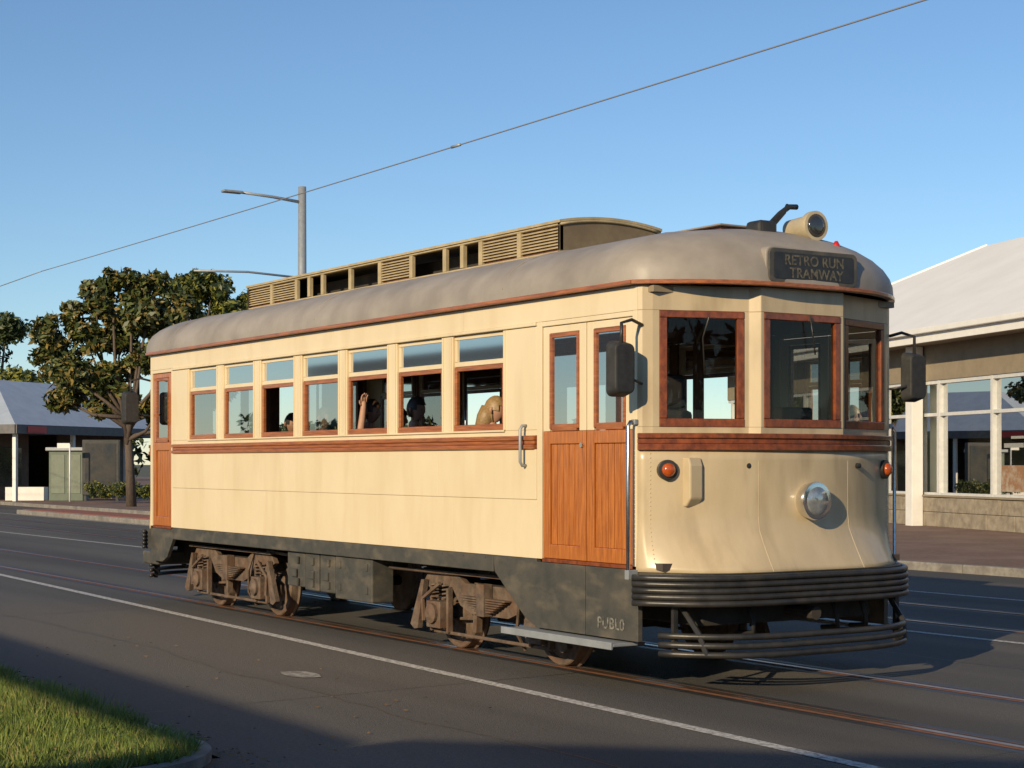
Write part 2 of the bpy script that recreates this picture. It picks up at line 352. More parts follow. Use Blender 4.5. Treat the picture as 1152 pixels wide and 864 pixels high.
def rrect(hy,z0,z1,r,n=5):
    p=[]
    for (cy,cz,a0) in ((hy-r,z1-r,0),(-hy+r,z1-r,90),(-hy+r,z0+r,180),(hy-r,z0+r,270)):
        for k in range(n+1):
            a=math.radians(a0+90*k/n); p.append((cy+r*math.cos(a),cz+r*math.sin(a)))
    return p
def rprism(name,hy,z0,z1,r,x0,x1,m,bev=0,yc=.02):
    p=rrect(hy,z0,z1,r); k=len(p)
    v=[(x0,y+yc,z) for y,z in p]+[(x1,y+yc,z) for y,z in p]
    f=[tuple(range(k))[::-1],tuple(range(k,2*k))]+[(i,(i+1)%k,(i+1)%k+k,i+k) for i in range(k)]
    return mesh(name,v,f,m,T,bevel=bev)
rprism('destination_box',.46,3.0,3.285,.06,-.15,.455,ROOF,.012)
rprism('destination_bezel',.445,3.015,3.27,.05,.456,.475,SKIRT,.006)
rprism('destination_blind',.40,3.045,3.24,.02,.476,.479,mat('blind_black',(.02,.02,.022),.35,c2=(.03,.03,.03),scale=12),0)
def text(name,s,loc,rot,size,m,parent):
    cu=bpy.data.curves.new(name,'FONT'); cu.body=s; cu.size=size; cu.align_x='CENTER'; cu.extrude=.001; cu.offset=.002; cu.space_character=1.05; cu.materials.append(m)
    o=bpy.data.objects.new(name,cu); o.location=loc; o.rotation_euler=rot; COL.objects.link(o); o.parent=parent; return o
LET=mat('blind_lettering',(.15,.135,.10),.6,c2=(.05,.045,.038),scale=22,lo=.42,hi=.62)
text('destination_text','RETRO RUN',(.481,.02,3.152),(math.pi/2,0,math.pi/2),.105,LET,T)
text('destination_text_line','TRAMWAY',(.481,.04,3.058),(math.pi/2,0,math.pi/2),.105,LET,T)
text('skirt_scribble','PUBL0',(-.33,-1.278,.44),(math.pi/2,0,0),.12,mat('chalk_scribble',(.22,.21,.18),.8,c2=(.06,.06,.055),scale=25,lo=.4,hi=.6),T)
VX0,VX1,VW=-2.07,-8.56,.54
P=[(VX0,VX1,-VW,VW,3.38,3.505)]
nb=10; bw=(VX1-VX0)/nb
for sd in (-1,1):
    y0=sd*VW; y1=sd*(VW-.04)
    P.append((VX0,VX1,y0,y1,3.725,3.765))
    for i in range(nb+1):
        x=VX0+bw*i; P.append((x+.03 if i else x,x-.03 if i<nb else x,y0,y1,3.5055,3.7245))
boxes('roof_vent_frame',P,TAN,T,bevel=.004)
pat=['L','L','H','O','L','O','O','H','L','L']; lou=[];cl=[];cv=[]
for i,k in enumerate(pat):
    a=VX0+bw*i-.03;b=VX0+bw*(i+1)+.03
    for sd in (-1,1):
        if k=='L':
            for j in range(7):
                z=3.53+j*.027; v,f=bx(a,b,sd*(VW-.03),sd*(VW-.008),z,z+.008); v=[(x,y,zz+(.012 if abs(y)<VW-.02 else 0)) for x,y,zz in v]; lou.append((v,f))
            cl.append((a,b,sd*(VW-.035),sd*(VW-.05),3.511,3.724))
        elif k=='H': cv.append((a+(b-a)*.45,a+(b-a)*.55,sd*VW,sd*(VW-.04),3.511,3.724))
v,f=join(lou); mesh('vent_louvres',v,f,TAN,T); boxes('vent_back_panels',cl,INW,T); boxes('vent_mullions',cv,TAN,T)
boxes('vent_core',[(VX0-.05,VX1+.05,-.22,.22,3.51,3.70)],DARKIN,T)
V=[];F=[]; K=13
for zz in (3.768,3.745):
    for x in (VX0+.02,VX1-.02):
        for k in range(K):
            y=-VW-.015+2*(VW+.015)*k/(K-1); V.append((x,y,zz+.055*(1-(y/(VW+.015))**2)))
for k in range(K-1):
    F+=[(k,k+1,K+k+1,K+k),(2*K+k,3*K+k,3*K+k+1,2*K+k+1),(k,2*K+k,2*K+k+1,k+1),(K+k,K+k+1,3*K+k+1,3*K+k)]
F+=[(0,K,3*K,2*K),(K-1,3*K-1,4*K-1,2*K-1)]
mesh('vent_roof',V,F,TAN,T,smooth=False)
VENT_SHADE=mat('vent_end_shaded',(.20,.155,.09),.6,c2=(.15,.11,.065),scale=6)  # vent paint darkened; shade on the end panels is put into the colour
for x,nm in ((VX0,'front'),(VX1,'rear')):
    pts=[(-VW,3.43)]+[(-VW+2*VW*k/12,3.744+.055*(1-(-1+2*k/12)**2)) for k in range(13)]+[(VW,3.43)]
    x1=x-.03 if nm=='front' else x+.03
    k=len(pts); v=[(x,y,z) for y,z in pts]+[(x1,y,z) for y,z in pts]
    f=[tuple(range(k)),tuple(range(k,2*k))[::-1]]+[(i,i+k,(i+1)%k+k,(i+1)%k) for i in range(k)]
    mesh('vent_end_panel',v,f,VENT_SHADE,T)
    tube('vent_end_bead',[(x+(.01 if nm=='front' else -.01),y,z-.01) for y,z in pts[1:-1]],.013,TAN,T,6)
box('roof_hatch',(-.95,-.40,-.15,.25,3.45,3.545),WOODD,T,bevel=.01)
box('roof_hatch_lid',(-1.0,-.35,-.2,.3,3.546,3.56),ROOF,T,bevel=.004)
box('roof_aerial_box',(-5.6,-5.3,.1,.35,3.80,3.90),BLACK,T,bevel=.01)
sp=Vector((.10,.27,3.505)); sd_=Vector((1,-.05,.0)).normalized()
SC=mat('spotlight_cream',(.5,.42,.28),.4,c2=(.42,.35,.22),scale=8)
lathe('roof_spotlight',sp-sd_*.19,sd_,[(0,.05),(.02,.08),(.22,.09),(.28,.115),(.33,.115),(.332,.098)],SC,T,24)
lathe('spotlight_lens',sp+sd_*.141,sd_,[(0,.096),(.008,.055),(.01,.01)],mat('spotlight_dark_lens',(.05,.05,.05),.08,.4,coat=1),T,24,smooth=True)
tubes('spotlight_bracket',[([(.0,-.08,3.46),(.0,.02,3.54),(.0,.10,3.61),(.0,.2,3.675),(0,.28,3.68)],.022),([(.0,-.16,3.50),(.0,.02,3.50),(.02,.13,3.62),(-.02,.20,3.69)],.015),([(.1,.27,3.3),(.12,.27,3.43)],.026)],BLACK,T,8)
box('spotlight_mount',(-.06,.12,-.20,-.02,3.40,3.535),BLACK,T,bevel=.03)
lathe('roof_marker_lamp',(.25,.46,3.30),(0,0,1),[(0,.028),(.07,.028),(.10,.012)],REDL,T,12)
def mirror(cx,cy,cz,ax,ay):
    p=rrect(.10,cz-.205,cz+.205,.05); k=len(p)
    v=[];
    for dx in (-.06,.05):
        sc=1 if dx<0 else .86
        for y,z in p: v.append((cx+dx,cy+y*sc,cz+(z-cz)*sc))
    f=[tuple(range(k))[::-1],tuple(range(k,2*k))]+[(i,(i+1)%k,(i+1)%k+k,i+k) for i in range(k)]
    mesh('mirror_housing',v,f,RUB,T,bevel=.012,smooth=False)
    s=1 if cx>-5 else -1
    tubes('mirror_arm',[([(ax,ay,cz+.33),(ax+.03*s,(ay+cy)/2,cz+.36),(cx,cy,cz+.33),(cx,cy,cz+.15)],.013),([(ax,ay,cz-.10),(cx,(ay+cy)/2,cz-.08),(cx,cy,cz-.05)],.010)],BLACK,T,8)
mirror(.09,-1.49,2.36,.03,-1.26); mirror(.10,1.47,2.38,.03,1.26); mirror(-9.85,-1.50,2.35,-9.8,-1.26)
tubes('wiper',[([(.36,-.9,2.74),(.24,-.86,2.6),(.235,-.84,2.35)],.006),([(.40,.05,2.79),(.40,.1,2.5)],.006)],BLACK,T,6)
# --- interior
box('floor_pan',(-9.9,.2,-1.2,1.2,.90,.95),FLOORM,T)
for x in (-1.36,-8.95):
    boxes('bulkhead',[(x-.02,x+.02,-1.22,-.36,.95,1.95),(x-.02,x+.02,.36,1.22,.95,1.95),(x-.02,x+.02,-1.22,1.22,2.70,2.93),(x-.02,x+.02,-1.22,-1.12,1.95,2.70),(x-.02,x+.02,-.45,-.36,1.95,2.70),(x-.02,x+.02,.36,.45,1.95,2.70),(x-.02,x+.02,1.12,1.22,1.95,2.70)],INW,T)
sb=[];ss=[]
for i in range(8):
    x=-2.35-.93*i
    for y0,y1 in ((-1.18,-.35),(.35,1.18)):
        sb+=[(x-.05,x-.0,y0,y1,1.36,1.92)]; ss+=[(x,x+.42,y0,y1,1.33,1.41),(x+.05,x+.36,y0+.1,y1-.1,.95,1.329)]
boxes('seat_backs',sb,INW,T,bevel=.015); boxes('seat_cushions',ss,SEAT,T,bevel=.015)
boxes('ceiling_beams',[(-1.9-.988*i+.1,-1.9-.988*i+.14,-1.22,1.22,2.86,2.929) for i in range(8)],INW,T)
tubes('grab_poles',[([(x,y,.95),(x,y,2.93)],.016) for x in (-2.9,-5.0,-7.2) for y in (-.3,.3)]+[([(-1.5,y,2.72),(-8.8,y,2.72)],.014) for y in (-.45,.45)],STEEL,T,8)
box('driver_console',(.02,.22,-.75,.55,.95,1.72),BLACK,T,bevel=.02)
box('driver_seat_back',(-.72,-.60,-.72,-.26,1.40,2.10),SEAT,T,bevel=.04); box('driver_headrest',(-.70,-.60,-.66,-.32,2.11,2.38),SEAT,T,bevel=.04)
box('driver_seat_base',(-.60,-.12,-.72,-.26,1.32,1.44),SEAT,T,bevel=.04); tube('driver_seat_post',[(-.36,-.49,.95),(-.36,-.49,1.32)],.05,BLACK,T)
lathe('controller_handle',(.05,.2,1.72),(0,0,1),[(0,.13),(.16,.12),(.18,.05),(.25,.02)],STEEL,T,20)
tubes('cab_poles',[([(-.9,.5,.95),(-.9,.5,2.93)],.016),([(-1.1,-.9,.95),(-1.1,-.9,2.93)],.016)],STEEL,T,8)
box('fare_box',(-.25,-.05,.25,.5,1.75,2.12),SEAT,T,bevel=.02)
# --- underfloor
box('underframe',(-9.7,-.2,-1.0,1.0,.74,.9),DARKIN,T)
for sd in (-1,1):
    y0=sd*1.0; y1=sd*1.235
    boxes('equipment_cases',[(-4.17,-4.93,y0,y1,.36,.775),(-4.96,-5.28,y0,y1-sd*.01,.40,.775),(-5.31,-5.62,y0,y1-sd*.01,.40,.775),(-5.65,-6.05,y0,y1-sd*.02,.42,.775)],SKIRT,T,bevel=.012)
    boxes('case_hinges',[(x,x-.05,y1-sd*.01,y1+sd*.012,z,z+.07) for x in (-4.25,-4.8,-5.05,-5.4,-5.75) for z in (.44,.66)]+[(x,x-.12,y1-sd*.01,y1+sd*.008,.52,.60) for x in (-5.08,-5.4,-5.8)],SKIRT,T,bevel=.003)
    lathe('air_tank',(-3.55,sd*.55,.6),(0,sd,0),[(0,.15),(.30,.15),(.36,.12),(.38,.04)],BOGIE,T,20)
    lathe('compressor',(-3.95,sd*.7,.62),(1,0,0),[(0,.1),(.05,.13),(.6,.13),(.65,.1)],DARKIN,T,18)
    tubes('air_pipes',[([(-1.9,sd*1.05,.72),(-3.2,sd*1.05,.70),(-4.1,sd*1.08,.70)],.018),([(-6.1,sd*1.0,.7),(-7,sd*1.0,.72)],.018)],BOGIE,T,8)
def bogie(cx):
    B=[];C=[]
    for sd in (-1,1):
        y=sd*.98; yo=sd*1.05
        poly=[(-1.12,.60),(-1.05,.68),(-.55,.70),(-.40,.62),(.40,.62),(.55,.70),(1.05,.68),(1.12,.60),(1.02,.55),(.62,.57),(.48,.42),(.3,.36),(-.3,.36),(-.48,.42),(-.62,.57),(-1.02,.55)]
        C.append(polyext([(cx+x,z) for x,z in poly],y-sd*.02,y+sd*.03))
        C.append(polyext([(cx+x,z) for x,z in [(-1.14,.695),(-1.14,.715),(1.14,.715),(1.14,.695)]],y-sd*.05,y+sd*.09))
        for ax in (-.81,.81):
            B+=[(cx+ax-.12,cx+ax+.12,y-sd*.02,yo+sd*.05,.20,.44),(cx+ax-.16,cx+ax-.125,y,y+sd*.06,.16,.56),(cx+ax+.125,cx+ax+.16,y,y+sd*.06,.16,.56)]
            C.append(latheg((cx+ax,yo+sd*.05,.33),(0,sd,0),[(0,.09),(.03,.09),(.04,.06),(.06,.03)],16))
            for dx in (-.10,.10):
                pts=[(cx+ax+dx+.042*math.cos(t*.9),y+sd*.03+.042*math.sin(t*.9),.445+t*.0052) for t in range(0,32)]
                C.append(tubeg(pts,.010,5))
        for j in range(6):
            w=.36-.045*j; B.append((cx-w,cx+w,y+sd*.035,y+sd*.11,.50-j*.021,.517-j*.021))
        B+=[(cx-.06,cx+.06,y+sd*.03,y+sd*.13,.36,.64),(cx-.95,cx+.95,y+sd*.01,y+sd*.03,.145,.175)]
        for ax,dr in ((-.81,1),(.81,-1)):
            px=cx+ax+dr*.42
            C.append(polyext([(px-.03,.62),(px+.03,.62),(px-dr*.03+.03,.18),(px-dr*.03-.03,.18)],sd*.84,sd*.90))
            C.append(tubeg([(px,sd*.87,.3),(px-dr*.9*.5,sd*.87,.27)],.014,6))
        for e in (-1,1):
            a=cx+e*1.02; b=cx+e*1.22
            C.append(polyext([(a,.62),(a+e*.05,.62),(b+e*.05,.20),(b-e*.02,.16),(b-e*.08,.17)],sd*1.02,sd*1.07))
            C.append(tubeg([(a-e*.25,sd*1.05,.60),(a+e*.02,sd*1.07,.45),(a+e*.0,sd*1.07,.25)],.02,6))
        C.append(tubeg([(cx+.62,sd*1.02,.72),(cx+.55,sd*1.06,.5),(cx+.42,sd*1.0,.25),(cx+.40,sd*.9,.1)],.016,6))
    v,f=join([bx(*b) for b in B]); mesh('bogie_boxes',v,f,BOGIE,T,bevel=.008)
    v,f=join(C); mesh('bogie_frame',v,f,BOGIE,T)
    boxes('bogie_bolster',[(cx-.16,cx+.16,-.95,.95,.42,.62),(cx-1.0,cx-.93,-.95,.95,.5,.6),(cx+.93,cx+1.0,-.95,.95,.5,.6),(cx-.6,cx+.6,-.55,.55,.25,.6)],DARKIN,T,bevel=.01)
    for ax in (-.81,.81):
        for sd in (-1,1):
            lathe('wheel',(cx+ax,sd*.70,.335),(0,sd,0),[(0,.05),(0,.345),(.025,.355),(.04,.335),(.12,.33),(.13,.32),(.13,.285),(.095,.27),(.09,.13),(.13,.11),(.15,.06),(.16,.05)],BOGIE,T,40)
            for j in range(5):
                a=j*1.2566; 
                lathe('wheel_boss',(cx+ax+.2*math.cos(a),sd*.785,.335+.2*math.sin(a)),(0,sd,0),[(0,.03),(.012,.028)],DARKIN,T,10)
        tube('axle',[(cx+ax,-1.0,.335),(cx+ax,1.0,.335)],.055,DARKIN,T)
bogie(-2.46); bogie(-7.92)
box('rear_buffer_beam',(-9.75,-10.25,-1.2,1.2,.44,.60),SKIRT,T,bevel=.02)

# ------------------------------------------------------------------ PEOPLE
SKIN1=mat('skin_light',(.46,.26,.175),.6,c2=(.40,.22,.145),scale=12)
SKIN2=mat('skin_tan',(.34,.185,.12),.6,c2=(.29,.155,.10),scale=12)
PANTS=mat('trousers',(.05,.06,.09),.8,c2=(.04,.05,.07),scale=12); EYE=mat('eye_dark',(.02,.015,.01),.3); LIP=mat('lips',(.35,.12,.09),.5)
def person(name,x,y,z,shirt,hair,skin,yaw=0,arm_up=False,long_hair=False,tilt=0,sc=.95):
    e=empty(name,(x,y+.02,z),yaw); e.scale=(sc,sc,sc)
    J={'pelvis':(0,0,.48,.15),'spine':(-.02,0,.66,.135),'chest':(0,0,.86,.155),'nb':(0,0,1.01,.075),'neck':(.02,0,1.08,.055),'hb':(.03,0,1.15,.055)}
    E=[('pelvis','spine'),('spine','chest'),('chest','nb'),('nb','neck'),('neck','hb')]
    for s,k in ((-1,'r'),(1,'l')):
        J['sh'+k]=(0,.175*s,.955,.07)
        if s==-1 and arm_up: J['el'+k]=(.20,-.22,1.02,.047);J['wr'+k]=(.20,-.18,1.27,.034);J['ha'+k]=(.19,-.17,1.35,.03)
        else: J['el'+k]=(.06,.25*s,.70,.048);J['wr'+k]=(.27,.17*s,.62,.035);J['ha'+k]=(.34,.15*s,.61,.032)
        J['hi'+k]=(.05,.10*s,.47,.095);J['kn'+k]=(.46,.12*s,.51,.07);J['an'+k]=(.46,.12*s,.09,.047);J['to'+k]=(.62,.12*s,.04,.038)
        E+=[('chest','sh'+k),('sh'+k,'el'+k),('el'+k,'wr'+k),('wr'+k,'ha'+k),('pelvis','hi'+k),('hi'+k,'kn'+k),('kn'+k,'an'+k),('an'+k,'to'+k)]
    names=list(J); idx={k:i for i,k in enumerate(names)}
    me=bpy.data.meshes.new(name+'_sk'); me.from_pydata([J[k][:3] for k in names],[(idx[a],idx[b]) for a,b in E],[])
    o=bpy.data.objects.new('body_tmp',me); COL.objects.link(o)
    o.modifiers.new('sk','SKIN'); sv=me.skin_vertices[0].data
    for i,k in enumerate(names): sv[i].radius=(J[k][3],J[k][3]); sv[i].use_root=(k=='pelvis')
    s=o.modifiers.new('ss','SUBSURF'); s.levels=2; s.render_levels=2
    dg=bpy.context.evaluated_depsgraph_get(); nm=bpy.data.meshes.new_from_object(o.evaluated_get(dg))
    bpy.data.objects.remove(o); b=bpy.data.objects.new('body',nm); COL.objects.link(b); b.parent=e
    nm.materials.clear()
    for m_ in (shirt,skin,PANTS): nm.materials.append(m_)
    P=[Vector(J[k][:3]) for k in names]
    sk={'neck','hb','wrr','wrl','har','hal','elr','ell'}; pn={'hir','hil','knr','knl','anr','anl','tor','tol','pelvis'}
    for p in nm.polygons:
        k=names[min(range(len(P)),key=lambda i:(P[i]-p.center).length)]
        p.material_index=1 if k in sk else 2 if k in pn else 0; p.use_smooth=True
    FG=[]
    for k,s in (('r',-1),('l',1)):
        h=Vector(J['ha'+k][:3]); w=Vector(J['wr'+k][:3]); d=(h-w).normalized(); sdv=Vector((0,1,0)) if abs(d.y)<.8 else Vector((1,0,0)); up=d.cross(sdv).normalized()
        for j,(off,ln) in enumerate(((-.03,.06),(-.01,.075),(.01,.07),(.03,.055))):
            p0=h+sdv*off; FG.append(tubeg([p0-d*.02,p0+d*ln*.45-up*.004,p0+d*ln*.8-up*.014,p0+d*ln-up*.03],[.010,.009,.008,.006],6))
        p0=w+d*.03+sdv*(-.025*s*-1); FG.append(tubeg([p0,p0+sdv*.025*s+d*.03,p0+sdv*.03*s+d*.055],[.012,.010,.007],6))
    v,f=join(FG); mesh('fingers',v,f,skin,e,smooth=True)
    hd=bpy.data.objects.new('head_group',None); COL.objects.link(hd); hd.parent=e
    hd.location=(.02,0,1.15); hd.rotation_euler=(0,.2*abs(tilt),tilt); off=Vector((-.02,0,-1.15))
    V=[];F=[];nu,nv=24,16; c=Vector((.045,0,1.245))+off
    def hp(u,vv,sc=1):
        th=math.pi*vv; ph=2*math.pi*u; zz=math.cos(th); r=math.sin(th)
        X=r*math.cos(ph); Y=r*math.sin(ph)
        jaw=1 if zz>0 else 1-.30*(-zz)
        px=.094*X*(jaw if X<0 else 1-.12*max(0,-zz)); py=.072*Y*jaw; pz=.115*zz
        if sc==1:
            if X>.85 and abs(Y)<.3 and -.35<zz<.15: px+=.022*(1-abs(Y)/.3)*(1-abs(zz+.15)/.35 if abs(zz+.15)<.35 else 0)
            if X>.7 and abs(abs(Y)-.38)<.18 and -.02<zz<.22: px-=.006
        return c+Vector((px,py,pz))*sc
    for j in range(nv+1):
        for i in range(nu): V.append(hp(i/nu,j/nv))
    for j in range(nv):
        for i in range(nu): a=j*nu+i;b2=j*nu+(i+1)%nu;F.append((a,b2,b2+nu,a+nu))
    mesh('head',V,F,skin,hd,smooth=True)
    V=[];F=[]
    c0=Vector(c)
    for j in range(nv+1):
        for i in range(nu):
            p=hp(i/nu,j/nv); V.append(c0+(p-c0)*(1.14+.07*random.random()))
    for j in range(nv):
        for i in range(nu):
            ph=2*math.pi*(i+.5)/nu; zz=math.cos(math.pi*(j+.5)/nv); X=math.cos(ph)
            if (zz>.42) or (X<.5 and zz>.0) or (X<.1 and zz>(-.95 if long_hair else -.55)):
                a=j*nu+i;b2=j*nu+(i+1)%nu;F.append((a,b2,b2+nu,a+nu))
    mesh('hair',V,F,hair,hd,smooth=True)
    if long_hair: 
        v,f=tubeg([Vector(q)+off for q in ((-.01,0,1.26),(-.035,0,1.17),(-.05,0,1.07),(-.06,0,.99))],[.08,.088,.08,.045],12); mesh('hair_length',v,f,hair,hd,smooth=True)
    parts=[latheg(Vector((.125,.03*s,1.25))+off,(1,0,0),[(0,.007),(.004,.005)],8) for s in (-1,1)]
    v,f=join(parts); mesh('eyes',v,f,EYE,hd)
    v,f=bx(.102,.112,-.02,.02,.038,.044); mesh('mouth',v,f,LIP,hd)
    v,f=join([tubeg([Vector(q)+off for q in ((.04,.074*s,1.27),(.028,.085*s,1.25),(.04,.076*s,1.215))],[.012,.016,.008],6) for s in (-1,1)]); mesh('ears',v,f,skin,hd,smooth=True)
    return e
def cl(n,c): return mat(n,c,.85,c2=tuple(k*.8 for k in c),scale=20)
HB=mat('hair_black',(.02,.015,.012),.5,c2=(.04,.03,.02),scale=60); HBR=mat('hair_brown',(.07,.035,.018),.5,c2=(.04,.02,.01),scale=60); HBL=mat('hair_blond',(.34,.22,.10),.5,c2=(.22,.14,.06),scale=60)
FZ=.99
person('seated_passenger',-3.99,-.90,FZ+.01,cl('shirt_navy',(.04,.05,.08)),HB,SKIN1,yaw=.1,tilt=.35)
person('seated_passenger.001',-4.12,-.46,FZ-.06,cl('shirt_black',(.03,.03,.03)),HB,SKIN2,yaw=.3,tilt=.9)
person('seated_passenger.002',-5.05,-.52,FZ-.05,cl('shirt_white',(.75,.74,.70)),HBR,SKIN1,yaw=.3,tilt=.6)
person('seated_passenger.003',-4.80,-.95,FZ+.01,cl('shirt_rust',(.25,.10,.06)),HBR,SKIN1,arm_up=True,yaw=.1,tilt=.5)
person('seated_passenger.004',-2.62,-.90,FZ-.03,cl('shirt_pale_blue',(.55,.58,.62)),HBL,SKIN1,yaw=.1,long_hair=True,tilt=.6)
person('seated_passenger.005',-6.18,-.75,FZ-.02,cl('shirt_grey',(.35,.33,.30)),HBR,SKIN2,tilt=.3)
person('seated_passenger.006',-4.3,.80,FZ,cl('shirt_maroon',(.2,.04,.04)),HBR,SKIN2,tilt=-.5)
person('seated_passenger.007',-7.6,-.45,FZ-.05,cl('shirt_green',(.1,.2,.12)),HB,SKIN2,yaw=-.2,tilt=.3)

# ------------------------------------------------------------------ GROUND
ASPH=mat('asphalt',(.085,.077,.067),.80,c2=(.145,.132,.113),scale=38,bump=.6,bscale=90,c3=(.056,.051,.046),s3=.5,st3=(.12,1.3,1),lo3=.42,hi3=.62,lo=.36,hi=.72,detail=12)
GRND=mat('ground_earth',(.10,.09,.06),.95,c2=(.07,.08,.04),scale=.5)
PAVE=mat('footpath_pavers',(.20,.12,.09),.85,c2=(.13,.08,.06),scale=8,bump=.1,bscale=30,c3=(.25,.17,.13),s3=.7)
KERB=mat('kerb_concrete',(.27,.25,.22),.85,c2=(.17,.155,.135),scale=10,bump=.2,bscale=60,c3=(.11,.10,.09),s3=2)
WHITE=mat('road_paint_white',(.58,.56,.52),.7,c2=(.18,.17,.155),scale=26,detail=10,lo=.44,hi=.64)
def sheet(name,x0,x1,y0,y1,z,m,parent=None): return mesh(name,[(x0,y0,z),(x1,y0,z),(x1,y1,z),(x0,y1,z)],[(0,1,2,3)],m,parent)
sheet('ground',-1500,1500,-1500,1500,-.02,GRND)
sheet('road',-400,200,-4.9,11.0,0,ASPH)
box('footpath',(-400,200,11.15,60,-.05,.13),PAVE)
boxes('kerb',[(-160+k*2.0+.006,-158+k*2.0-.006,11.0,11.149,-.05,.134) for k in range(120)],KERB,bevel=.02)
vk=empty('verge_kerb')
boxes('kerb_run',[(-59.4+k*1.5+.004,-57.9+k*1.5-.004,-5.0,-4.9,-.05,.062) for k in range(40)],KERB,vk,bevel=.012)
R0=.75; CX=.60
pts=[(CX+R0*math.sin(t),-4.9-R0+R0*math.cos(t)) for t in [i*math.pi/2/12 for i in range(13)]]+[(CX+R0,-14)]
v,f=stripg(pts[::-1],-.05,.062,.10,0); mesh('kerb_return',v,f,KERB,vk)
box('driveway',(.9,40,-40,-4.9,-.015,.003),ASPH)
def line(name,x0,y0,x1,y1,w,z=.004,m=WHITE):
    return mesh(name,[(x0,y0-w/2,z),(x1,y1-w/2,z),(x1,y1+w/2,z),(x0,y0+w/2,z)],[(0,1,2,3)],m)
lm=empty('road_markings')
for a in ((-120,2.15,60,-3.95,.11),(-120,1.6,60,4.9,.10),(-120,7.7,60,7.7,.10)):
    o=line('lane_line',*a); o.parent=lm
V=[(-2.3+.24*math.cos(t*.5236)*(1+.15*math.sin(t*2)),-2.86+.13*math.sin(t*.5236),.005) for t in range(12)]
mesh('road_patch',V,[tuple(range(12))],mat('patch_paint',(.34,.32,.28),.8,c2=(.14,.13,.12),scale=15,lo=.4,hi=.6))
CRK=mat('bitumen_crack',(.025,.024,.023),.5,c2=(.045,.042,.04),scale=9)
cv=[]
def crack(x0,y0,x1,y1,w,n=26,j=.06):
    P=[];y_=0
    for i in range(n+1):
        t=i/n; y_=y_*.7+random.uniform(-j,j); P.append((x0+(x1-x0)*t,y0+(y1-y0)*t+y_,w*random.uniform(.5,1.3)))
    V=[];F=[]
    dx,dy=x1-x0,y1-y0; l=math.hypot(dx,dy); nx,ny=-dy/l,dx/l
    for x,y,ww in P: V+=[(x+nx*ww,y+ny*ww,.0022),(x-nx*ww,y-ny*ww,.0022)]
    for i in range(n): F.append((2*i,2*i+1,2*i+3,2*i+2))
    cv.append((V,F))
crack(-26,-3.1,6,-3.3,.006,90); crack(-1.2,-.95,-1.0,-4.8,.005,30,.02); crack(-9,-1.2,-8.4,-4.8,.006,30,.03); crack(-16,-1.2,-15.5,-4.8,.007,30,.03); crack(3.2,-.95,3.5,-4.6,.005,30,.03); crack(-30,2.4,8,2.2,.009,100); crack(2,1,2.4,3.6,.008,20,.03); crack(-5,6.4,-4.4,10.8,.01,30,.05)
v,f=join(cv); mesh('road_cracks',v,f,CRK)
RAILM=mat('rail_steel',(.42,.30,.22),.32,.8,c2=(.30,.15,.08),scale=5,stretch=(1,8,1)); RUST=mat('rail_rust',(.30,.115,.045),.85,c2=(.15,.07,.04),scale=14)
tr=empty('tram_track')
for y in (-.80,.78,4.6,6.18):
    for nm,a,b,z,m_ in (('rail_bed_edge',-.16,.19,.0012,CRK),('rail_bed',-.075,.10,.0032,RUST),('rail_head',-.025,.035,.0072,RAILM),('rail_groove',.04,.066,.0077,DARKIN)): sheet(nm,-300,100,y+a,y+b,z,m_,tr)
ie=empty('traffic_island'); box('kerb_ring',(-46,-33,7.9,9.5,-.05,.14),KERB,ie,bevel=.03); box('red_pavers',(-45.8,-33.2,8.05,9.35,.1,.155),mat('red_paver',(.30,.10,.06),.85,c2=(.22,.08,.05),scale=8),ie)
# grass verge
GR=mat('grass_blades_light',(.24,.28,.045),.65,c2=(.14,.20,.03),scale=5); GR2=mat('grass_blades_dark',(.08,.13,.02),.7,c2=(.11,.16,.03),scale=5); GR3=mat('grass_blades_dry',(.32,.27,.10),.8,c2=(.2,.18,.07),scale=5)
gp=empty('grass_verge'); r1=R0-.10
gv=[(-60,-14,.05),(CX+r1,-14,.05),(CX+r1,-4.9-R0,.05)]+[(CX+r1*math.sin(t),-4.9-R0+r1*math.cos(t),.05) for t in [math.pi/2-i*math.pi/2/8 for i in range(1,9)]]+[(-60,-5.0,.05)]
mesh('soil',gv,[tuple(range(len(gv)))],mat('verge_soil',(.06,.07,.025),.95,c2=(.05,.045,.025),scale=9),gp)
NT=5200
tx=rng.uniform(-6.5,CX+r1-.02,NT); ty=-4.99-rng.power(.7,NT)*2.8
k=rng.integers(0,NT,100000); NB=len(k); sprd=rng.normal(size=(NB,2))*.026
X=tx[k]+sprd[:,0]; Y=np.minimum(ty[k]+sprd[:,1],-4.965); TH=rng.uniform(.03,.11,NT)*(1+.35*np.sin(tx*2.3+1)*np.cos(ty*3))
ok=~((X>CX)&(((X-CX)**2+(Y+4.9+R0)**2)>(R0-.08)**2)&(Y>-4.9-R0)); X=X[ok];Y=Y[ok];k=k[ok];sprd=sprd[ok];NB=len(X)
H=TH[k]*rng.uniform(.5,1.2,NB); A=rng.uniform(0,6.283,NB); ln=sprd*1.5+rng.uniform(-.02,.02,(NB,2)); w=.005
V=np.zeros((NB*3,3)); V[0::3]=np.c_[X-w*np.cos(A),Y-w*np.sin(A),np.full(NB,.045)]; V[1::3]=np.c_[X+w*np.cos(A),Y+w*np.sin(A),np.full(NB,.045)]; V[2::3]=np.c_[X+ln[:,0],Y+ln[:,1],.05+H]
Fi=np.arange(NB*3).reshape(-1,3)
tm=rng.choice(3,NT,p=[.5,.38,.12]); mi=np.where(rng.random(NB)<.7,tm[k],rng.choice(3,NB,p=[.5,.4,.1]))
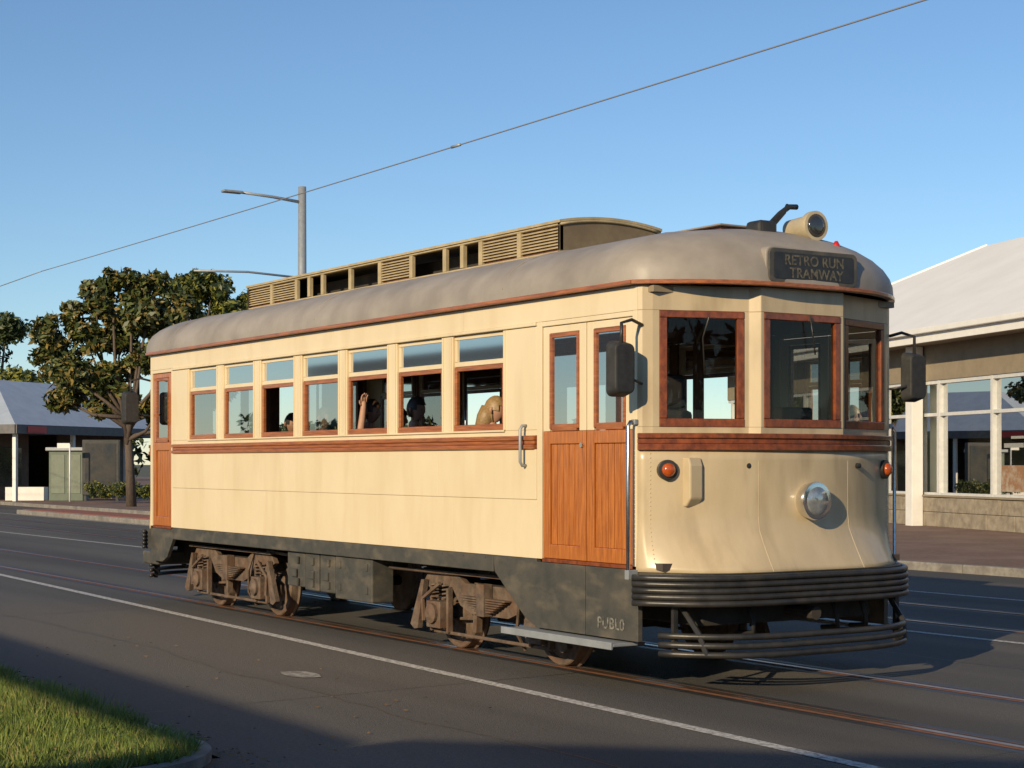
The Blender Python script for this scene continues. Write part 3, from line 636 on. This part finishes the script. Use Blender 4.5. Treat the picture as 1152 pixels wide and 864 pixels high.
mesh('grass',V.tolist(),[tuple(q) for q in Fi.tolist()],[GR,GR2,GR3],gp,mi=mi.tolist())
NL=420; lx=rng.uniform(-6,1.3,NL); ly=-4.88+np.abs(rng.normal(size=NL))*.10; sel=rng.random(NL)<.25; ly[sel]=rng.uniform(-6.5,-2.5,sel.sum())
V=[];F=[]
for i in range(NL):
    z=.012 if ly[i]>-4.9 else .11; a=random.random()*6.28; s=random.uniform(.010,.024); c_,s_=math.cos(a)*s,math.sin(a)*s
    b=len(V); V+=[(lx[i]-c_,ly[i]-s_,z),(lx[i]+s_*.5,ly[i]-c_*.5,z+.006),(lx[i]+c_,ly[i]+s_,z+.002),(lx[i]-s_*.5,ly[i]+c_*.5,z-.003)]; F.append((b,b+1,b+2,b+3))
mesh('fallen_leaves',V,F,mat('dry_leaf',(.22,.13,.05),.8,c2=(.12,.07,.03),scale=3))

# ------------------------------------------------------------------ TREES
BARK=mat('bark',(.12,.09,.065),.9,c2=(.07,.05,.04),scale=12,stretch=(3,3,.6),bump=.4,bscale=25)
def leafm(n,a,b): return mat(n,a,.5,c2=b,scale=1.2,spec=.4)
L1=leafm('leaf_dark',(.030,.045,.012),(.045,.065,.018)); L2=leafm('leaf_mid',(.10,.11,.022),(.065,.085,.02)); L3=leafm('leaf_bronze',(.22,.155,.04),(.15,.115,.03)); L4=leafm('leaf_yellow',(.22,.21,.035),(.15,.16,.03))
def tree(name,base,limbs,clumps,nleaf,ls,mats,w=(.5,.35,.15),nsub=14,kd=.42,ks=.75):
    e=empty(name,base)
    if limbs:
        v,f=join([tubeg(p,r,8) for p,r in limbs]); mesh('trunk_and_limbs',v,f,BARK,e,smooth=True)
    C=np.array([c[:3] for c in clumps]);R=np.array([c[3] for c in clumps]); pr=R**2; pr/=pr.sum()
    k=rng.choice(len(C),nleaf,p=pr); d=rng.normal(size=(nleaf,3)); d/=np.linalg.norm(d,axis=1)[:,None]
    rad=rng.random(nleaf)**.35
    sub=rng.normal(size=(len(C),nsub,3)); sub/=np.linalg.norm(sub,axis=2)[:,:,None]
    sdir=sub[k,rng.integers(0,nsub,nleaf)]
    d=d*kd*rng.random(nleaf)[:,None]**.4+sdir*ks*(.35+.65*rad[:,None])
    P=C[k]+d*R[k][:,None]*np.array([1,1,.8])
    nrm=rng.normal(size=(nleaf,3))*.8+sdir*.8+np.array([0,0,.35]); nrm/=np.linalg.norm(nrm,axis=1)[:,None]
    t=np.cross(nrm,rng.normal(size=(nleaf,3))); t/=np.linalg.norm(t,axis=1)[:,None]; b=np.cross(nrm,t)
    s=(ls*rng.uniform(.6,1.3,nleaf))[:,None]
    V=np.zeros((nleaf*4,3)); V[0::4]=P-t*s; V[1::4]=P-b*s*.42; V[2::4]=P+t*s; V[3::4]=P+b*s*.42
    F=np.arange(nleaf*4).reshape(-1,4)
    mesh('foliage',V.tolist(),[tuple(q) for q in F.tolist()],mats,e,mi=rng.choice(len(mats),nleaf,p=w[:len(mats)]).tolist())
    return e
def limbset(top,clumps,r0,lean=(0,0)):
    Ls=[([(0,0,0),(lean[0]*.4,lean[1]*.4,top*.5),(lean[0],lean[1],top)],[r0,r0*.8,r0*.62])]
    for c in clumps:
        s=Vector((lean[0],lean[1],top*random.uniform(.7,1))); t=Vector(c[:3]); m=s.lerp(t,.5)+Vector((random.uniform(-.3,.3),random.uniform(-.3,.3),-.2))
        Ls.append(([tuple(s),tuple(m),tuple(t)],[r0*.45,r0*.3,r0*.1]))
    return Ls
def cr(lst): return [(a*.544-dp*.839,a*.839+dp*.544,z,r) for a,dp,z,r in lst]
c1=cr([(-2.8,0,6.2,.75),(-2.9,.3,5.2,.72),(-2.1,-.4,4.7,.85),(-1.3,0,7.3,.82),(-.5,.5,6.3,.9),(.0,0,7.8,.75),(.6,-.3,6.7,.9),(1.2,.2,5.7,.9),(1.6,0,7.1,.8),(-1.6,0,5.9,.85),(.2,.3,5.2,.85),(1.9,.3,4.4,.85),(-2.4,0,3.8,.65),(-1.0,.2,3.7,.65),(1.0,0,3.4,.7),(-.7,0,8.1,.5),(2.3,0,5.9,.75),(-2.0,.2,6.9,.6),(-.6,-.3,4.5,.75),(.9,0,8.0,.5),(1.6,-.2,3.3,.6)])
tree('magnolia_tree',(-48,12.6,.1),limbset(3.2,c1,.20,(.1,-.2)),c1,22000,.15,[L1,L2,L3],(.36,.36,.28),12,.45,.85)
c2=cr([(-1.6,0,7.8,.95),(-.6,.4,8.7,.95),(.6,0,8.7,.95),(1.7,.2,8.0,.95),(2.5,0,7.0,.95),(-.9,0,6.8,1.1),(.7,.3,7.1,1.1),(1.9,0,5.8,1.0),(-.2,0,5.7,1.1),(-1.9,0,5.8,.9),(.4,0,4.4,1.0),(3.0,0,8.0,.5),(.0,0,9.3,.5)])
tree('shade_tree',(-56.5,18.6,.1),limbset(4.2,c2,.26),c2,22000,.15,[L1,L2,L4],(.36,.36,.28),12,.45,.85)
c3=cr([(-1.5,0,8.5,2.0),(.6,0,10.0,1.2),(0,0,5.5,2.2),(-2.5,0,10.6,1.5),(1.4,0,6.5,1.3)])
tree('pine_tree',(-95.8,21.5,.0),limbset(6,c3,.35),c3,20000,.2,[L1,L2],(.8,.2),20,.6,.7)
c4=cr([(i*1.5-3.2,(i%2)*.6,5.6+.5*math.sin(i*2.1),1.5) for i in range(6)]+[(i*1.5-3,0,3.8,1.6) for i in range(6)])
tree('yellow_gum_tree',(-89.3,22.2,.0),limbset(3.5,c4,.25),c4,20000,.2,[L4,L2],(.7,.3),20,.6,.7)
c5=[]
for i in range(60):
    c5.append((-140+random.uniform(-12,12),-90+i*4.2+random.uniform(-1,1),random.uniform(1.5,5.0),random.uniform(2.2,3.6)))
for i in range(45):
    c5.append((-120+i*5.5,95+random.uniform(-6,6),random.uniform(2,5.5),random.uniform(2.5,3.8)))
tree('distant_trees',(0,0,0),None,c5,52000,.45,[L1,L2],(.6,.4))
ch=[(i*.36-1.5,random.uniform(-.15,.15),.45+.1*random.random(),.42) for i in range(10)]
h=tree('hedge',(-53.4,14.6,.13),None,ch,5000,.06,[L1,L2,L4],(.4,.4,.2)); h.rotation_euler=(0,0,math.radians(57))

# ------------------------------------------------------------------ RIGHT BUILDING
WR=mat('building_roof_white',(.84,.82,.78),.6,c2=(.77,.75,.71),scale=.6)
WF=mat('fascia_white',(.76,.74,.70),.55,c2=(.70,.68,.64),scale=3)
BE=mat('render_beige',(.27,.22,.155),.85,c2=(.22,.18,.125),scale=3,bump=.1)
STN=mat('stone_base',(.32,.27,.20),.85,c2=(.20,.165,.12),scale=5,bump=.35,bscale=14)
DG=mat('shop_glass_dark',(.03,.038,.035),.05,c2=(.012,.015,.015),scale=1.1,spec=.6)
MUL=mat('mullion_white',(.6,.6,.58),.4,c2=(.52,.52,.5),scale=8)
ang=math.atan2(.324,-.946)
bd=empty('shop_building',(-15.3,21.1,.13),ang)
U0,U1,DP=-26,18,12
boxes('upper_wall',[(U0,U1,-.3,0,3.58,4.45),(U1-.3,U1,-DP,-.301,0,4.45),(U0,U0+.3,-DP,-.301,0,4.45),(U0,U1,-DP-.3,-DP-.001,0,4.45)],BE,bd)
bl=[]; 
for k in range(int((U1-U0)/1.2)):
    for r in range(2):
        a=U0+k*1.2+(.6 if r else 0); bl.append((a+.008,min(a+1.192,U1),-.32,.03+.01*((k*7+r*3)%3),r*.36,r*.36+.352))
boxes('stone_plinth',bl,STN,bd,bevel=.012)
box('plinth_cap',(U0,U1,-.33,.08,.722,.77),BE,bd,bevel=.01)
mu=[-26,-23.5,-21,-18.5,-16,-13.5,-11,-8.5,-6,-3,-1.2,0,1.5,4,5.04,7,9.5,12,14.5,17.7]
boxes('mullions',[(u-.045,u+.045,-.2,-.02,.771,3.575) for u in mu]+[(U0,U1,-.19,-.035,2.70,2.78),(U0,U1,-.19,-.03,3.49,3.578),(U0,U1,-.19,-.03,.771,.83)],MUL,bd)
SG=glassmat('shop_glass',(.50,.56,.52),.03,.01,.8)
panes('glazing',[(U0,U1,-.135,.78,3.57)],SG,bd)
SI=mat('shop_interior_wall',(.16,.14,.11),.8,c2=(.10,.09,.07),scale=1.5)
boxes('shop_interior',[(U0+.3,U1-.3,-5.2,-5.0,0,3.6),(U0+.3,U1-.3,-5,-.34,.0,.05),(U0+.3,U1-.3,-5,-.34,3.59,3.65)]+[(u,u+.15,-5,-.34,.05,3.59) for u in (-9.8,-2.1,5.2,11.3)],SI,bd)
boxes('shop_shelving',[(u,u+1.6,-4.5,-4.1,.05,2.1) for u in (-8,-5,-.5,2.4,7,9.3,13)]+[(u,u+1.2,-2.6,-2.0,.05,1.0) for u in (-7,0,2.6,8)],INW,bd)
boxes('shop_goods',[(u+j*.28,u+j*.28+.2,-4.09,-3.95,.4+r*.5,.4+r*.5+random.uniform(.15,.35)) for u in (-8,-5,-.5,2.4,7,9.3,13) for j in range(5) for r in range(3)],mat('shop_goods_mixed',(.35,.15,.08),.6,c2=(.12,.25,.28),scale=2.2,lo=.48,hi=.52,c3=(.5,.48,.4),s3=3),bd)
boxes('window_blinds',[(4.08,4.96,-.24,-.23,.85,3.48),(12.1,14.4,-.24,-.23,1.4,3.48)],mat('blind_pale_green',(.40,.46,.38),.7,c2=(.34,.4,.33),scale=6),bd)
boxes('white_columns',[(4.65,5.0,.05,.35,-.1,4.44),(-8,-7.65,.05,.35,-.1,4.44),(14.5,14.85,.05,.35,-.1,4.44)],WF,bd,bevel=.01)
boxes('shop_posters',[(.2,1.2,-.128,-.11,.90,1.5),(-.9,-.1,-.128,-.11,.95,1.75)],mat('poster_orange',(.26,.14,.07),.6,c2=(.36,.30,.22),scale=3,lo=.45,hi=.6),bd)
boxes('shop_window_notices',[(.3,1.1,-.128,-.11,1.9,2.0),(.3,.8,-.128,-.11,2.10,2.16)],mat('notice_grey',(.22,.22,.2),.6,c2=(.3,.3,.28),scale=30),bd)
boxes('fascia',[(U0-.8,U1+.8,.78,.86,4.42,4.74),(U1+.78,U1+.86,-DP-.8,.779,4.42,4.74)],WF,bd)
box('soffit',(U0-.8,U1+.77,-DP,.775,4.452,4.47),BE,bd)
a=.9; z0=4.73; z1=8.07; 
V=[(U0-a,a,z0),(U1+a,a,z0),(U1+a,-DP-a,z0),(U0-a,-DP-a,z0),(U1-5.8,-DP/2,z1),(U0+6,-DP/2,z1)]
mesh('hip_roof',V,[(0,1,4,5),(1,2,4),(2,3,5,4),(3,0,5)],WR,bd)
rb=[]
for p in ((U1+a,a),(U1+a,-DP-a)): rb.append(tubeg([(p[0],p[1],z0+.01),(U1-5.8,-DP/2,z1+.01)],.035,6))
v,f=join(rb); mesh('roof_hip_caps',v,f,WR,bd)
box('gutter',(U0-.9,U1+.9,.861,.99,4.62,4.76),WF,bd,bevel=.02)

# ------------------------------------------------------------------ LEFT PAVILION
pv=empty('market_pavilion',(-66,13.9,.13),math.radians(38))
PB=mat('pavilion_roof_pale',(.45,.50,.56),.5,c2=(.38,.43,.49),scale=2)
hx,hy=4.6,6.6
V=[(-hx,-hy,3.1),(hx,-hy,3.1),(hx,hy,3.1),(-hx,hy,3.1),(-.4,-2.2,5.2),(.4,-2.2,5.2),(.4,2.2,5.2),(-.4,2.2,5.2)]
mesh('pavilion_roof',V,[(0,1,5,4),(1,2,6,5),(2,3,7,6),(3,0,4,7),(4,5,6,7)],PB,pv)
boxes('pavilion_fascia',[(-hx,hx,-hy-.06,-hy,2.75,3.12),(-hx,hx,hy,hy+.06,2.75,3.12),(hx,hx+.06,-hy,hy,2.75,3.12),(-hx-.06,-hx,-hy,hy,2.75,3.12)],mat('pavilion_fascia_paint',(.14,.13,.13),.6,c2=(.1,.1,.1),scale=5),pv)
boxes('pavilion_posts',[(x-.08,x+.08,y-.08,y+.08,-.1,2.76) for x in (-4.3,4.3) for y in (-6.2,-2.1,2.1,6.2)],WF,pv)
boxes('pavilion_walls',[(-3.4,2.0,-5.6,-5.5,-.1,2.9),(1.9,2.0,-5.499,-2.0,-.1,2.9),(1.9,2.0,.2,5.5,-.1,2.9),(-3.4,2.0,5.5,5.6,-.1,2.9),(-3.5,-3.4,-5.6,5.6,-.1,2.9)],mat('pavilion_wall_brown',(.16,.11,.08),.8,c2=(.11,.08,.06),scale=3),pv)
boxes('pavilion_shopfront',[(2.02,2.06,-4.8,-2.6,.6,2.2),(2.02,2.06,1.0,3.6,.1,2.2)],DG,pv)
boxes('pavilion_sign',[(hx+.065,hx+.10,-5.9,-4.6,2.80,3.06)],mat('sign_red',(.55,.04,.03),.5),pv)
kb=empty('ticket_kiosk',(-58.8,13.9,.13),math.radians(57))
GRN=mat('kiosk_green_grey',(.13,.16,.12),.6,c2=(.10,.13,.095),scale=4)
boxes('kiosk_body',[(-.7,.7,-.5,.5,0,2.05)],GRN,kb,bevel=.02); boxes('kiosk_roof',[(-.82,.82,-.62,.62,2.051,2.2)],GREYM,kb,bevel=.03)
boxes('kiosk_panels',[(-.6,-.05,-.52,-.501,.3,1.9),(.05,.6,-.52,-.501,.3,1.9)],mat('kiosk_panel',(.17,.2,.15),.5,c2=(.14,.16,.12),scale=5),kb,bevel=.01)
boxes('kiosk_plinth',[(-.78,.78,-.58,.58,-.05,.001)],KERB,kb)
ap_=empty('advertising_panel',(-56.9,14.6,.13),math.radians(57))
boxes('panel_frame',[(-.75,.75,-.1,.1,.25,2.5)],BLACK,ap_,bevel=.02); boxes('panel_legs',[(-.7,-.6,-.05,.05,-.05,.249),(.6,.7,-.05,.05,-.05,.249)],BLACK,ap_)
boxes('panel_poster',[(-.62,.62,-.115,-.101,.4,2.35)],mat('poster_dark',(.03,.035,.04),.2,c2=(.07,.06,.05),scale=2),ap_)
sg=empty('bus_stop_sign',(-56.6,13.2,.13),math.radians(57)); tubes('sign_pole',[([(0,0,-.05),(0,0,2.3)],.03)],WF,sg); boxes('sign_blade',[(-.5,.0,-.02,.02,2.15,2.35)],WF,sg)
pb=empty('concrete_planter',(-60.3,12.6,.13),math.radians(57)); boxes('planter_walls',[(-.8,.8,-.35,-.25,-.05,.55),(-.8,.8,.25,.35,-.05,.55),(-.8,-.7,-.249,.249,-.05,.55),(.7,.8,-.249,.249,-.05,.55)],WF,pb); boxes('planter_soil',[(-.7,.7,-.25,.25,0,.45)],GRND,pb)
def car(name,loc,rot,paint):
    e=empty(name,loc,rot); 
    prof=[(-2.0,.35),(-2.05,.7),(-1.9,.95),(-1.5,1.0),(-1.0,1.42),(.4,1.45),(1.05,1.0),(1.9,.85),(2.05,.6),(2.0,.35)]
    v,f=polyext([(x,z) for x,z in prof],-.85,.85); mesh('car_body',v,f,paint,e,bevel=.06)
    v,f=polyext([(-1.35,1.02),(-.95,1.36),(.35,1.38),(.9,1.02)],-.86,.86); mesh('car_windows',v,f,DG,e)
    for x in (-1.3,1.3):
        for y in (-.8,.8): lathe('car_wheel',(x,y-.1*(1 if y>0 else -1),.32),(0,1 if y>0 else -1,0),[(0,.32),(.16,.32),(.18,.29),(.17,.18),(.19,.05)],RUB,e,24)
    return e
car('parked_car',(-74,9.2,0),0,mat('car_paint_dark',(.03,.03,.035),.3,c2=(.04,.04,.045),scale=3,coat=.6))

# ------------------------------------------------------------------ STREET LAMP, WIRES
lp=empty('street_lamp',(-32.1,11.6,.1))
tubes('lamp_pole',[([(0,0,0),(0,0,4),(0,0,9.15)],[.15,.13,.11])],GREYM,lp,12)
tubes('lamp_arm',[([(0,0,8.72),(0,-.9,8.80),(0,-1.8,8.84)],[.045,.04,.035])],GREYM,lp,8)
v,f=join([bx(-.12,.12,-2.35,-1.78,8.80,8.87)]); mesh('lamp_head',v,f,GREYM,lp,bevel=.03)
tubes('bracket_arm',[([(0,0,6.65),(0,-1.6,6.72),(0,-3.15,6.66)],.03)],GREYM,lp,8)
wr=empty('overhead_wires')
WM=mat('wire_grey',(.30,.29,.28),.5,.4)
def catenary(a,b,sag,n=24):
    a=Vector(a);b=Vector(b); return [tuple(a.lerp(b,i/n)-Vector((0,0,sag*4*(i/n)*(1-i/n)))) for i in range(n+1)]
tubes('contact_wire',[(catenary((-62,2.6,5.62),(-24,1.85,5.56),.10),.009),(catenary((-24,1.85,5.56),(26,1.35,5.62),.12,60),.0075)],WM,wr,6)
tubes('span_wire',[([(-30.5,2.0,5.58),(-34,-9.0,6.1)],.007),([(-52,2.4,5.62),(-60,-12,6.0)],.008)],WM,wr,5)
tubes('wire_clamp',[([(-7.56,1.685,5.475),(-7.36,1.683,5.474)],.018)],GREYM,wr,8)

# ------------------------------------------------------------------ behind the camera: shadow casters added for the foreground, street trees
hs=empty('shadow_house',(0,0,0))  # unseen house added, its roofline shaped to the foreground shadow edge
prof=[(6.2,0),(6.2,4.55),(11.0,5.9),(15.8,4.55),(15.8,0)]
vv=[(x,-15,z) for x,z in prof]+[(x,-26,z) for x,z in prof]; k=5
mesh('shadow_house_walls',vv,[tuple(range(k)),tuple(range(k,2*k))[::-1]]+[(i,i+k,(i+1)%k+k,(i+1)%k) for i in range(k)],BE,hs)
boxes('shadow_house_windows',[(7.3,8.9,-14.99,-14.95,1.0,2.4),(12.8,14.4,-14.99,-14.95,1.0,2.4),(10.3,11.4,-14.99,-14.95,0.05,2.2)],DG,hs)
pg=empty('shadow_frame',(0,0,0))  # unseen beam on posts, added to shade the road but leave grass sunlit
boxes('shadow_frame_beam',[(-34,6.0,-15.06,-15.0,4.06,4.44)],WOODD,pg)
boxes('shadow_frame_posts',[(x,x+.12,-15.12,-15.061,0,4.4) for x in range(-34,6,5)],WOODD,pg)
c6=[]
for i in range(34):
    c6.append((-60+i*3.6+random.uniform(-1,1),-62+random.uniform(-5,5),random.uniform(2,5.5),random.uniform(2.0,3.4)))
for i in range(26):
    c6.append((48+random.uniform(-4,4),-70+i*4.2,random.uniform(2,7),random.uniform(2.4,3.8)))
tree('street_trees',(0,0,0),None,c6,22000,.5,[L1,L2],(.6,.4))

# ------------------------------------------------------------------ LIGHT
EL=math.radians(20); AZ=math.radians(25)
d=Vector((math.sin(AZ)*math.cos(EL),-math.cos(AZ)*math.cos(EL),math.sin(EL)))
su=bpy.data.lights.new('sun','SUN'); su.energy=5.0; su.angle=math.radians(.5); su.color=(1,.81,.53)
so=bpy.data.objects.new('sun',su); so.rotation_euler=(-d).to_track_quat('-Z','Y').to_euler(); so.location=d*50; COL.objects.link(so)
W=bpy.data.worlds.new('World'); S.world=W; W.use_nodes=True; nt=W.node_tree; bg=nt.nodes['Background']
sk=nt.nodes.new('ShaderNodeTexSky'); sk.sky_type='NISHITA'; sk.sun_disc=False; sk.sun_elevation=EL; sk.sun_rotation=math.atan2(d.x,d.y); sk.air_density=1.0; sk.dust_density=.0; sk.ozone_density=4.5
nt.links.new(sk.outputs[0],bg.inputs[0]); bg.inputs[1].default_value=.122
S.view_settings.view_transform='Standard'; S.view_settings.look='None'; S.view_settings.exposure=0
# ------------------------------------------------------------------ CAMERA
cd=bpy.data.cameras.new('camera'); cam=bpy.data.objects.new('camera',cd); COL.objects.link(cam)
cam.location=(9.862,-8.741,1.68)
f=Vector((-.8392,.5438,0)); cam.rotation_euler=f.to_track_quat('-Z','Y').to_euler()
cd.sensor_width=36; cd.lens=1900/1152*36; cd.shift_y=89/1152; cd.clip_end=4000; cd.clip_start=.1
S.camera=cam
